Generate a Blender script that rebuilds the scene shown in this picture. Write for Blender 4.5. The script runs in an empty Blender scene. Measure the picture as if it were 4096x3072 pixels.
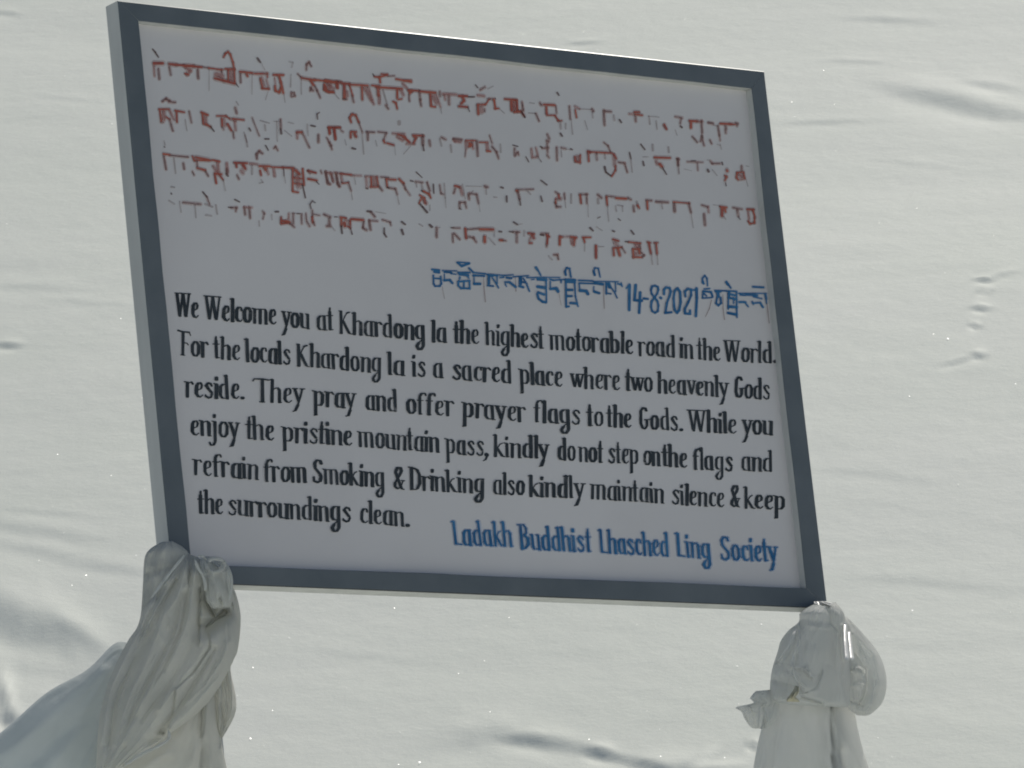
import bpy, bmesh, math, random
import numpy as np
from mathutils import Vector, Matrix, noise

random.seed(7)
rng = np.random.default_rng(11)
scene = bpy.context.scene
col = scene.collection
rad = math.radians

# ------------------------------------------------------------------ camera
# world: x along the sign board, z up, y away from the viewer; origin = lower left front corner of the board
CAM = np.array([-5.128196138, -7.165701471, -1.721352825])
RIGHT = np.array([0.787818211, -0.606957178, -0.104620506])
DOWN = np.array([0.052544548, 0.235478508, -0.97045811])
FWD = np.array([0.613662397, 0.759047334, 0.217406548])
FPX = 24815.746                      # focal length in photo pixels (4096 wide)
cam_d = bpy.data.cameras.new('camera')
cam_d.sensor_width = 36.0
cam_d.lens = 36.0 * FPX / 4096.0
cam_d.clip_end = 2000.0
cam = bpy.data.objects.new('camera', cam_d)
col.objects.link(cam)
m = Matrix.Identity(4)
for i in range(3):
    m[i][0] = RIGHT[i]; m[i][1] = -DOWN[i]; m[i][2] = -FWD[i]; m[i][3] = CAM[i]
cam.matrix_world = m
scene.camera = cam

# ------------------------------------------------------------------ light
SUN_ELEV = rad(50)
AZ = np.array([FWD[0], FWD[1]]); AZ /= np.linalg.norm(AZ)      # uphill direction
LAT = np.array([AZ[1], -AZ[0]])
sh = AZ * math.cos(rad(27)) + LAT * math.sin(rad(27))
SUN = Vector((sh[0] * math.cos(SUN_ELEV), sh[1] * math.cos(SUN_ELEV), math.sin(SUN_ELEV)))
world = bpy.data.worlds.new('World')
scene.world = world
world.use_nodes = True
nt = world.node_tree
bg = nt.nodes['Background']
sky = nt.nodes.new('ShaderNodeTexSky')
sky.sky_type = 'NISHITA'
sky.sun_disc = False
sky.sun_elevation = SUN_ELEV
sky.sun_rotation = math.atan2(SUN.x, SUN.y)
sky.altitude = 5300
sky.air_density = 0.9
sky.dust_density = 1.6
nt.links.new(sky.outputs[0], bg.inputs[0])
bg.inputs[1].default_value = 0.065
sun_d = bpy.data.lights.new('sun', 'SUN')
sun_d.energy = 3.4
sun_d.angle = rad(0.5)
sun_d.color = (1.0, 0.955, 0.865)
sun = bpy.data.objects.new('sun', sun_d)
sun.rotation_euler = (-SUN).to_track_quat('-Z', 'Y').to_euler()
sun.location = (3, 5, 12)
col.objects.link(sun)
scene.view_settings.view_transform = 'Standard'
scene.view_settings.look = 'None'
scene.view_settings.exposure = 0.08
scene.view_settings.gamma = 1.0
scene.view_settings.use_curve_mapping = False
scene.cycles.transparent_max_bounces = 48
scene.cycles.filter_width = 1.9

# ------------------------------------------------------------------ helpers
def ray(px, py):
    d = FWD + RIGHT * ((px - 2048) / FPX) + DOWN * ((py - 1536) / FPX)
    return d

def on_plane(px, py, y):
    """point of the vertical plane at depth y seen at photo pixel (px, py)"""
    d = ray(px, py)
    return CAM + d * ((y - CAM[1]) / d[1])

def tag(o, label=None, cat=None, group=None, kind=None):
    if label: o['label'] = label
    if cat: o['category'] = cat
    if group: o['group'] = group
    if kind: o['kind'] = kind

def mesh_obj(name, verts, faces, mats, parent=None, smooth=False, midx=None):
    me = bpy.data.meshes.new(name)
    me.from_pydata([tuple(map(float, v)) for v in verts], [], faces)
    for mt in (mats if isinstance(mats, (list, tuple)) else [mats]):
        me.materials.append(mt)
    if midx is not None:
        me.polygons.foreach_set('material_index', midx)
    if smooth:
        me.polygons.foreach_set('use_smooth', [True] * len(me.polygons))
    me.update()
    o = bpy.data.objects.new(name, me)
    col.objects.link(o)
    if parent: o.parent = parent
    return o

def new_mat(name):
    mt = bpy.data.materials.new(name)
    mt.use_nodes = True
    n = mt.node_tree
    return mt, n, n.nodes['Principled BSDF'], n.nodes['Material Output']

def nd(n, typ, **kw):
    x = n.nodes.new(typ)
    for k, v in kw.items():
        setattr(x, k, v)
    return x

def noise_col(n, c1, c2, scale, detail=6, coord='Object', stretch=(1, 1, 1), lo=0.35, hi=0.65, rough=0.55):
    tc = nd(n, 'ShaderNodeTexCoord')
    mp = nd(n, 'ShaderNodeMapping')
    mp.inputs['Scale'].default_value = stretch
    nz = nd(n, 'ShaderNodeTexNoise')
    nz.inputs['Scale'].default_value = scale
    nz.inputs['Detail'].default_value = detail
    nz.inputs['Roughness'].default_value = rough
    rp = nd(n, 'ShaderNodeValToRGB')
    rp.color_ramp.elements[0].position = lo
    rp.color_ramp.elements[1].position = hi
    rp.color_ramp.elements[0].color = (*c1, 1)
    rp.color_ramp.elements[1].color = (*c2, 1)
    n.links.new(tc.outputs[coord], mp.inputs[0])
    n.links.new(mp.outputs[0], nz.inputs['Vector'])
    n.links.new(nz.outputs['Fac'], rp.inputs[0])
    return rp, nz, mp

def bump(n, bsdf, src, strength, dist):
    b = nd(n, 'ShaderNodeBump')
    b.inputs['Strength'].default_value = strength
    b.inputs['Distance'].default_value = dist
    n.links.new(src, b.inputs['Height'])
    n.links.new(b.outputs[0], bsdf.inputs['Normal'])
    return b

# ------------------------------------------------------------------ materials
def mat_snow():
    mt, n, b, out = new_mat('snow')
    rp, nz, mp = noise_col(n, (0.785, 0.815, 0.735), (0.81, 0.83, 0.76), 0.9, 4)
    n.links.new(rp.outputs[0], b.inputs['Base Color'])
    b.inputs['Roughness'].default_value = 0.75
    b.inputs['Specular IOR Level'].default_value = 0.25
    # grain of settled snow: several sizes of fine relief
    nz2 = nd(n, 'ShaderNodeTexNoise'); nz2.inputs['Scale'].default_value = 55; nz2.inputs['Detail'].default_value = 5
    nz2.inputs['Roughness'].default_value = 0.7
    nz3 = nd(n, 'ShaderNodeTexNoise'); nz3.inputs['Scale'].default_value = 7; nz3.inputs['Detail'].default_value = 5
    n.links.new(mp.outputs[0], nz2.inputs['Vector']); n.links.new(mp.outputs[0], nz3.inputs['Vector'])
    b1 = nd(n, 'ShaderNodeBump'); b1.inputs['Strength'].default_value = 0.12; b1.inputs['Distance'].default_value = 0.02
    n.links.new(nz3.outputs['Fac'], b1.inputs['Height'])
    b2 = nd(n, 'ShaderNodeBump'); b2.inputs['Strength'].default_value = 0.30; b2.inputs['Distance'].default_value = 0.0035
    n.links.new(nz2.outputs['Fac'], b2.inputs['Height'])
    n.links.new(b1.outputs[0], b2.inputs['Normal'])
    n.links.new(b2.outputs[0], b.inputs['Normal'])
    return mt

def mat_plain(name, c1, c2, scale, rough, bstr=0.2, bdist=0.001, stretch=(1, 1, 1), spec=0.4):
    mt, n, b, out = new_mat(name)
    rp, nz, mp = noise_col(n, c1, c2, scale, 7, stretch=stretch)
    n.links.new(rp.outputs[0], b.inputs['Base Color'])
    b.inputs['Roughness'].default_value = rough
    b.inputs['Specular IOR Level'].default_value = spec
    bump(n, b, nz.outputs['Fac'], bstr, bdist)
    return mt

def mat_paint(name, rgb, alpha, wear_lo, wear_hi, scale=60, rgb2=None):
    """brush lettering: opaque where the noise is high, thin or missing where it is low"""
    mt, n, b, out = new_mat(name)
    rp, nz, mp = noise_col(n, rgb, rgb2 or rgb, scale * 0.7, 4)
    n.links.new(rp.outputs[0], b.inputs['Base Color'])
    b.inputs['Roughness'].default_value = 0.6
    b.inputs['Specular IOR Level'].default_value = 0.2
    w = nd(n, 'ShaderNodeTexNoise'); w.inputs['Scale'].default_value = scale; w.inputs['Detail'].default_value = 6
    n.links.new(mp.outputs[0], w.inputs['Vector'])
    r = nd(n, 'ShaderNodeMapRange')
    r.inputs['From Min'].default_value = wear_lo; r.inputs['From Max'].default_value = wear_hi
    r.inputs['To Min'].default_value = alpha * 0.45; r.inputs['To Max'].default_value = alpha
    n.links.new(w.outputs['Fac'], r.inputs['Value'])
    n.links.new(r.outputs[0], b.inputs['Alpha'])
    return mt

def mat_cloth(name, c1, c2, transl=0.3, rough=0.6):
    mt, n, b, out = new_mat(name)
    rp, nz, mp = noise_col(n, c1, c2, 14, 5)
    n.links.new(rp.outputs[0], b.inputs['Base Color'])
    b.inputs['Roughness'].default_value = rough
    b.inputs['Specular IOR Level'].default_value = 0.14
    b.inputs['Sheen Weight'].default_value = 0.15
    tr = nd(n, 'ShaderNodeBsdfTranslucent')
    n.links.new(rp.outputs[0], tr.inputs['Color'])
    mx = nd(n, 'ShaderNodeMixShader'); mx.inputs[0].default_value = transl
    n.links.new(b.outputs[0], mx.inputs[1]); n.links.new(tr.outputs[0], mx.inputs[2])
    n.links.new(mx.outputs[0], out.inputs['Surface'])
    nz2 = nd(n, 'ShaderNodeTexNoise'); nz2.inputs['Scale'].default_value = 38; nz2.inputs['Detail'].default_value = 4
    n.links.new(mp.outputs[0], nz2.inputs['Vector'])
    bump(n, b, nz2.outputs['Fac'], 0.35, 0.004)
    return mt

M_SNOW = mat_snow()
M_PANEL = mat_plain('weathered_white_board', (0.625, 0.60, 0.605), (0.685, 0.66, 0.665), 2.2, 0.55, 0.12, 0.0006)
M_SLATE = mat_plain('slate_blue_paint', (0.108, 0.128, 0.144), (0.14, 0.16, 0.176), 9, 0.45, 0.25, 0.0008)
M_SIDE = mat_plain('worn_white_paint', (0.48, 0.49, 0.48), (0.57, 0.58, 0.565), 22, 0.6, 0.35, 0.001, stretch=(1, 1, 0.15))
M_SEAM = mat_plain('dark_gap_line', (0.03, 0.035, 0.04), (0.05, 0.055, 0.06), 30, 0.5)  # shade of the gap line, put into the bottom bevel's colour as near-black
M_POST = mat_plain('galvanised_post', (0.42, 0.43, 0.43), (0.55, 0.56, 0.56), 18, 0.45)
M_BLACK = mat_paint('black_brush_paint', (0.028, 0.036, 0.044), 0.98, 0.18, 0.40, 45, (0.045, 0.055, 0.065))
M_BLUE = mat_paint('blue_brush_paint', (0.022, 0.115, 0.27), 0.96, 0.15, 0.42, 45, (0.05, 0.19, 0.38))
M_BLUET = mat_paint('thin_blue_wash', (0.36, 0.52, 0.80), 0.26, 0.2, 0.5, 30)
M_RED = mat_paint('faded_red_paint', (0.50, 0.135, 0.09), 0.84, 0.22, 0.46, 60, (0.38, 0.095, 0.075))
M_PINK = mat_paint('washed_red_paint', (0.47, 0.20, 0.18), 0.50, 0.25, 0.52, 50)
M_DARK = mat_paint('old_dark_underpaint', (0.14, 0.075, 0.07), 0.70, 0.22, 0.45, 55)
M_GREY = mat_paint('weathered_grey_paint', (0.24, 0.115, 0.105), 0.58, 0.25, 0.50, 55)
M_FAINT = mat_paint('nearly_gone_paint', (0.30, 0.19, 0.18), 0.36, 0.22, 0.52, 40)
M_PINKW = mat_paint('thin_red_wash', (0.54, 0.29, 0.26), 0.26, 0.22, 0.5, 35)
M_CLOTH = mat_cloth('white_silk_weathered', (0.74, 0.74, 0.70), (0.81, 0.805, 0.765), 0.58, 0.8)
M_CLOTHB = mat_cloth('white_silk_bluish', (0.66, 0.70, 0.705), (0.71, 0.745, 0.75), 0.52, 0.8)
M_CLOTHR = mat_cloth('white_silk_thin', (0.79, 0.80, 0.78), (0.84, 0.84, 0.82), 0.68, 0.62)
M_SATIN = mat_cloth('white_satin_glint', (0.84, 0.84, 0.82), (0.88, 0.88, 0.86), 0.3, 0.3)
M_OCHRE = mat_cloth('ochre_stained_silk', (0.50, 0.47, 0.34), (0.58, 0.55, 0.42), 0.1)
M_ICE, _n, _b, _o = new_mat('ice_crystal')
_b.inputs['Base Color'].default_value = (0.9, 0.92, 0.92, 1); _b.inputs['Roughness'].default_value = 0.35

# ------------------------------------------------------------------ snow ground
def base_h(d):
    """height along the view azimuth: level by the viewer, a bank up to the sign, then a steep slope"""
    d = np.asarray(d, float)
    h = np.where(d < 0, -3.35 + 0.02 * d, -3.35 + 0.215 * d)
    k = 0.8
    s = np.log1p(np.exp(np.clip((d - 9.3) / k, -30, 30))) * k
    return h + s * 0.33

def vnoise(x, y, seed):
    r = np.random.default_rng(seed)
    T = r.random((256, 256))
    xi = np.floor(x).astype(int); yi = np.floor(y).astype(int)
    fx = x - xi; fy = y - yi
    fx = fx * fx * (3 - 2 * fx); fy = fy * fy * (3 - 2 * fy)
    g = lambda a, b: T[a % 256, b % 256]
    return (g(xi, yi) * (1 - fx) + g(xi + 1, yi) * fx) * (1 - fy) + (g(xi, yi + 1) * (1 - fx) + g(xi + 1, yi + 1) * fx) * fy - 0.5

def to_dq(p):
    v = p[:2] - CAM[:2]
    return float(v @ AZ), float(v @ LAT)

def ground_hit(px, py):
    r = ray(px, py)
    hz = r[:2] @ AZ; q = r[:2] @ LAT
    t = 10.0
    for _ in range(60):
        t += (base_h(t * hz) - (CAM[2] + t * r[2])) / (r[2] - 0.545 * hz)
    return t * hz, t * q

# ledges and hollows in the crust: (photo x, photo y, half length px, half width px, tilt, height factor)
LEDGES = [
    (3780, 385, 230, 30, 0.21, 0.32), (4000, 440, 160, 22, 0.10, 0.2), (3960, 330, 90, 15, 0.1, 0.3),
    (150, 2505, 250, 42, 0.30, 0.36), (20, 2500, 170, 42, 0.18, 0.25), (310, 2535, 120, 20, 0.33, 0.3),
    (120, 2640, 320, 24, 0.12, 0.15), (10, 2785, 36, 26, 0.9, 0.55), (30, 2850, 60, 14, 0.1, 0.6),
    (30, 1385, 55, 7, 0.0, 0.9), (2330, 160, 60, 7, -0.1, 0.5),
    (3985, 1122, 85, 6, -0.26, 0.9), (3935, 1136, 32, 4, -0.02, 1.2), (3940, 1183, 20, 6, -0.5, 1.2),
    (3925, 1252, 30, 6, -0.08, 1.3), (3898, 1320, 13, 6, -.1, 1.3), (3840, 1462, 85, 6, -0.25, 0.9),
    (3913, 1438, 22, 7, -0.05, 1.0),
    (2180, 2930, 150, 15, 0.07, 0.6), (2080, 2915, 90, 9, 0.03, 0.45), (1900, 2915, 180, 26, -0.2, 0.35),
    (2385, 2968, 50, 9, 0.03, 1.0), (2460, 2985, 90, 9, 0.14, 0.6), (2560, 3013, 30, 6, -0.1, 0.7),
    (2820, 2990, 45, 9, -0.45, 0.8), (2750, 3055, 180, 22, 0.08, 0.75), (2900, 3040, 90, 9, -0.22, 0.7),
    (2640, 3045, 60, 12, 0.3, 0.7), (2400, 3070, 130, 8, 0.0, 0.8), (3008, 2940, 10, 7, 0.4, 1.6),
    (3300, 475, 160, 9, -0.05, 0.3), (3420, 235, 120, 9, 0.03, 0.25), (3560, 70, 160, 12, 0.05, 0.25),
    (150, 2130, 260, 18, 0.08, 0.22), (420, 2270, 200, 14, 0.06, 0.22), (130, 2200, 220, 16, 0.1, 0.2),
    (120, 1150, 200, 12, 0.02, 0.18), (330, 1210, 160, 10, 0.05, 0.15), (200, 2060, 200, 10, 0.05, 0.18),
    (3700, 2300, 260, 14, 0.05, 0.14), (3500, 1900, 240, 12, 0.07, 0.12), (1500, 2600, 260, 12, 0.04, 0.12),
    (20, 60, 60, 9, 0.1, 0.35), (260, 400, 120, 8, 0.08, 0.15), (3650, 640, 180, 9, 0.12, 0.12),
]

def build_ground():
    def axis(parts):
        out = []
        for a, b, s in parts:
            out.append(np.arange(a, b, s))
        return np.concatenate(out)
    D = axis([(-70, -10, 4), (-10, 5, 1.0), (5, 10.2, 0.2), (10.2, 19.5, 0.0095), (19.5, 24, 0.15), (24, 60, 1.5), (60, 260, 10)])
    Q = axis([(-160, -30, 10), (-30, -6, 1.5), (-6, -2.0, 0.2), (-2.0, 2.0, 0.0125), (2.0, 6, 0.2), (6, 30, 1.5), (30, 161, 10)])
    dd, qq = np.meshgrid(D, Q, indexing='ij')
    h = base_h(dd) + 0.02 * qq * 0
    # broad undulation and low wind ribs
    h += 0.5 * vnoise(dd * 0.06 + 9, qq * 0.05, 1) * np.clip((dd - 24) / 20, 0, 1) * 2
    h += 0.06 * vnoise(dd * 0.55, qq * 0.3 + 5, 2)
    h += 0.0065 * vnoise(dd * 2.1 + 0.5 * qq, qq * 0.9 + 3, 3)
    h += 0.0026 * vnoise(dd * 5.5 + 1.4 * qq, qq * 2.4, 4)
    h += 0.0009 * vnoise(dd * 13 + 3 * qq, qq * 9, 5)
    h += 0.0007 * vnoise(dd * 30 + 2 * qq, qq * 40, 6)
    for (px, py, L, W, tilt, amp) in LEDGES:
        d0, q0 = ground_hit(px, py)
        pxm = math.hypot(d0, q0) / FPX               # metres per photo pixel there
        Ls = L * pxm
        Ws = W * pxm / 0.27                          # the slope is seen foreshortened
        # camera roll and tilt of the mark -> skew between q and d
        sk = -(tilt + 0.107) / 0.27
        u = (qq - q0) / Ls
        t = (dd - d0 - sk * (qq - q0)) / Ws
        m_ = (np.abs(u) < 2.2) & (np.abs(t) < 10)
        uu = u[m_]; tt = t[m_]
        wob = 0.35 * vnoise(uu * 3 + px, tt * 0 + py, 9)
        tt = tt + wob
        h[m_] += amp * 0.46 * Ws * np.tanh(tt) * np.exp(-(tt / 2.6) ** 2) * np.exp(-np.abs(uu) ** 2.6)
    nr, nc = dd.shape
    x = CAM[0] + dd * AZ[0] + qq * LAT[0]
    y = CAM[1] + dd * AZ[1] + qq * LAT[1]
    V = np.stack([x, y, h], -1).reshape(-1, 3).astype(np.float32)
    idx = np.arange(nr * nc).reshape(nr, nc)
    F = np.stack([idx[:-1, :-1], idx[:-1, 1:], idx[1:, 1:], idx[1:, :-1]], -1).reshape(-1, 4)
    F = F[:, ::-1]
    me = bpy.data.meshes.new('snow_ground')
    me.vertices.add(len(V)); me.vertices.foreach_set('co', V.ravel())
    me.loops.add(F.size); me.loops.foreach_set('vertex_index', F.ravel().astype(np.int32))
    me.polygons.add(len(F))
    me.polygons.foreach_set('loop_start', np.arange(0, F.size, 4, dtype=np.int32))
    me.polygons.foreach_set('loop_total', np.full(len(F), 4, dtype=np.int32))
    me.materials.append(M_SNOW)
    me.update(calc_edges=True)
    me.polygons.foreach_set('use_smooth', np.ones(len(F), dtype=bool))
    me.update()
    if me.polygons[len(F) // 2].normal.z < 0:
        me.flip_normals()
    o = bpy.data.objects.new('snow_ground', me)
    col.objects.link(o)
    tag(o, kind='structure')
    return D, Q, h
GD, GQ, GH = build_ground()

def ground_z(d, q):
    i = int(np.clip(np.searchsorted(GD, d), 1, len(GD) - 1)); j = int(np.clip(np.searchsorted(GQ, q), 1, len(GQ) - 1))
    return float(GH[i, j])

# loose glinting crystals on the crust (nobody could count them)
def build_crystals():
    V = []; F = []
    half = (SUN + Vector(-FWD)).normalized()
    spots = [(1675, 3012, 6.5), (2010, 3058, 5.5), (1590, 3018, 3.5), (345, 2300, 5), (545, 2230, 4.5), (1000, 2925, 5.5),
             (2946, 2632, 5), (3795, 1378, 6.5), (3640, 1600, 4), (1010, 2646, 3.5), (3115, 2556, 4), (3042, 2463, 5), (3545, 2518, 4),
             (3646, 2415, 5), (2640, 3003, 4), (2895, 2998, 4)]
    for _ in range(170):
        spots.append((random.uniform(0, 4096), random.choice((random.uniform(0, 3072), random.uniform(1900, 3072))), random.uniform(0.8, 2.3) + random.random() ** 6 * 2.5))
    for px, py, s in spots:
        d, q = ground_hit(px, py)
        pxm = d / FPX
        z = ground_z(d, q)
        r = s * pxm * 0.68
        c = Vector((CAM[0] + d * AZ[0] + q * LAT[0], CAM[1] + d * AZ[1] + q * LAT[1], z + r * 0.5))
        n_ = (half + Vector((random.gauss(0, .06), random.gauss(0, .06), random.gauss(0, .06)))).normalized()
        a = n_.orthogonal().normalized(); b = n_.cross(a)
        k = len(V)
        ph = random.random() * 6
        for i in range(6):
            t = ph + i * math.pi / 3
            V.append(c + (a * math.cos(t) + b * math.sin(t)) * r * random.uniform(.75, 1.1))
        V.append(c - n_ * r * 0.5)
        F.append(tuple(range(k, k + 6)))
        for i in range(6):
            F.append((k + (i + 1) % 6, k + i, k + 6))
    o = mesh_obj('snow_crystals', V, F, M_ICE)
    tag(o, 'tiny glinting ice crystals scattered over the snow crust', 'ice crystals', kind='stuff')
build_crystals()

# ------------------------------------------------------------------ the sign board
W, H = 1.25, 0.8779439
TH = 0.0326
REC = 0.0145                     # how far the lettered panel lies behind the frame face
board = bpy.data.objects.new('welcome_sign', None)
board.location = (0, 0, 0)
col.objects.link(board)
tag(board, 'white hand-lettered welcome board in a slate blue frame, above the snow slope', 'sign')

def inner(px, py):
    p = on_plane(px, py, 0.0)
    return p[0], p[2]
# inner corners of the frame opening (front face), measured on the board
TL, TR_, BR, BL = inner(555, 83), inner(3007, 354), inner(3226, 2352), inner(767, 2257)

def bar(name, quad, seam=0):
    """one frame member: outer edge a-b, inner edge c-d (front face), mitred ends, slightly uneven paint line"""
    n = 28
    (a, b, c, d) = [np.array(q) for q in quad]      # a->b outer, d->c inner
    ring = []
    for i in range(n + 1):
        t = i / n
        o_ = a + (b - a) * t
        i_ = d + (c - d) * t
        w_ = 0.0014 * noise.noise(Vector((t * 9, a[0] * 7 + a[1] * 3, 1.3))) if 0 < i < n else 0
        dr = (i_ - o_); dr = dr / np.linalg.norm(dr)
        i_ = i_ + dr * w_
        bv = 0.0016
        ring.append([
            (o_[0], TH, o_[1]), (o_[0], bv, o_[1]), (o_[0] + dr[0] * bv, 0, o_[1] + dr[1] * bv),
            (i_[0] - dr[0] * bv * .6, 0, i_[1] - dr[1] * bv * .6), (i_[0], bv * .6, i_[1]), (i_[0], TH, i_[1])])
    V = [p for r in ring for p in r]
    F = []; mi = []
    for i in range(n):
        for k in range(6):
            k2 = (k + 1) % 6
            F.append((i * 6 + k, i * 6 + k2, (i + 1) * 6 + k2, (i + 1) * 6 + k))
            mi.append({0: 1, 1: 2 if seam else 0, 2: 0, 3: 0, 4: 1, 5: 1}[k])
    F.append(tuple(range(5, -1, -1))); mi.append(1)
    F.append(tuple(n * 6 + k for k in range(6))); mi.append(1)
    o = mesh_obj(name, V, F, [M_SLATE, M_SIDE, M_SEAM], board, midx=mi)
    bm = bmesh.new(); bm.from_mesh(o.data); bmesh.ops.recalc_face_normals(bm, faces=bm.faces); bm.to_mesh(o.data); bm.free()
    return o
g = 0.0004
bar('frame_bar', ((0, H), (W, H), (TR_[0] - g, TR_[1]), (TL[0] + g, TL[1])))
bar('frame_bar', ((W, 0), (0, 0), (BL[0] + g, BL[1]), (BR[0] - g, BR[1])), 1)
bar('frame_bar', ((0, 0), (0, H), (TL[0], TL[1] - g), (BL[0], BL[1] + g)))
bar('frame_bar', ((W, H), (W, 0), (BR[0], BR[1] + g), (TR_[0], TR_[1] - g)))

# panel: thin sheet let into the frame, edges hidden behind the bars
def panel_mesh():
    nx, nz = 40, 28
    V = []; F = []
    x0, x1, z0, z1 = 0.012, W - 0.012, 0.012, H - 0.012
    for j in range(nz + 1):
        for i in range(nx + 1):
            V.append((x0 + (x1 - x0) * i / nx, REC, z0 + (z1 - z0) * j / nz))
    for j in range(nz):
        for i in range(nx):
            a = j * (nx + 1) + i
            F.append((a, a + 1, a + nx + 2, a + nx + 1))
    k = len(V)
    V += [(x0, REC + .006, z0), (x1, REC + .006, z0), (x1, REC + .006, z1), (x0, REC + .006, z1)]
    F.append((k + 3, k + 2, k + 1, k))
    e = [0, nx, (nz) * (nx + 1) + nx, nz * (nx + 1)]
    for i in range(4):
        F.append((e[i], k + i, k + (i + 1) % 4, e[(i + 1) % 4]))
    return V, F
pv, pf = panel_mesh()
panel = mesh_obj('panel', pv, pf, M_PANEL, board)

# posts run down from the frame's lower corners into the snow
def post(x):
    c = np.array([x, 0.05])
    v = np.array([x - CAM[0], 0.05 - CAM[1]])
    zb = float(base_h(v @ AZ)) - 0.4
    s = 0.0145
    bm = bmesh.new()
    bmesh.ops.create_cube(bm, size=1, matrix=Matrix.Translation((x, TH / 2, (zb - 0.001) / 2)) @ Matrix.Diagonal((2 * s, 2 * s, -0.001 - zb, 1)))
    bmesh.ops.bevel(bm, geom=list(bm.edges), offset=0.003, segments=2, affect='EDGES')
    me = bpy.data.meshes.new('post'); bm.to_mesh(me); bm.free(); me.materials.append(M_POST)
    o = bpy.data.objects.new('post', me); col.objects.link(o); o.parent = board
post(0.05); post(W - 0.022)

# ------------------------------------------------------------------ brush lettering
def hull(pts):
    pts = sorted(set((round(float(a), 4), round(float(b), 4)) for a, b in pts))
    if len(pts) < 3: return pts
    def half(ps):
        o = []
        for p in ps:
            while len(o) >= 2 and (o[-1][0] - o[-2][0]) * (p[1] - o[-2][1]) - (o[-1][1] - o[-2][1]) * (p[0] - o[-2][0]) <= 0:
                o.pop()
            o.append(p)
        return o[:-1]
    return half(pts) + half(pts[::-1])

class Lettering:
    """collects brush strokes drawn on the board plane; every dab is a thin facet lying on the panel"""
    def __init__(self, lift=0.0004):
        self.V = []; self.F = []; self.M = []; self.k = 0; self.lift = lift
    def dab(self, pts, mi):
        y = REC - self.lift - (self.k % 48) * 0.000018
        self.k += 1
        h = hull(pts)
        if len(h) < 3: return
        b = len(self.V)
        for (px, py) in h:
            p = on_plane(px, py, y)
            self.V.append(p)
        self.F.append(tuple(range(b, b + len(h)))); self.M.append(mi)
    def stroke(self, pl, rx, ry, mi, jit=0.0, taper=False):
        nn = 10
        if len(pl) == 1: pl = [pl[0], (pl[0][0] + .5, pl[0][1] + .5)]
        N = len(pl)
        def nib(p, s):
            return [(p[0] + rx * s * math.cos(2 * math.pi * i / nn), p[1] + ry * s * math.sin(2 * math.pi * i / nn)) for i in range(nn)]
        sc = [1 + random.uniform(-jit, jit) for _ in pl]
        if taper: sc = [s * (1 - 0.6 * i / (N - 1)) for i, s in enumerate(sc)]
        for i in range(N - 1):
            self.dab(nib(pl[i], sc[i]) + nib(pl[i + 1], sc[i + 1]), mi)
    def build(self, name, mats, label=None):
        o = mesh_obj(name, self.V, self.F, mats, panel, midx=self.M)
        if label: o['label'] = label
        return o

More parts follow.
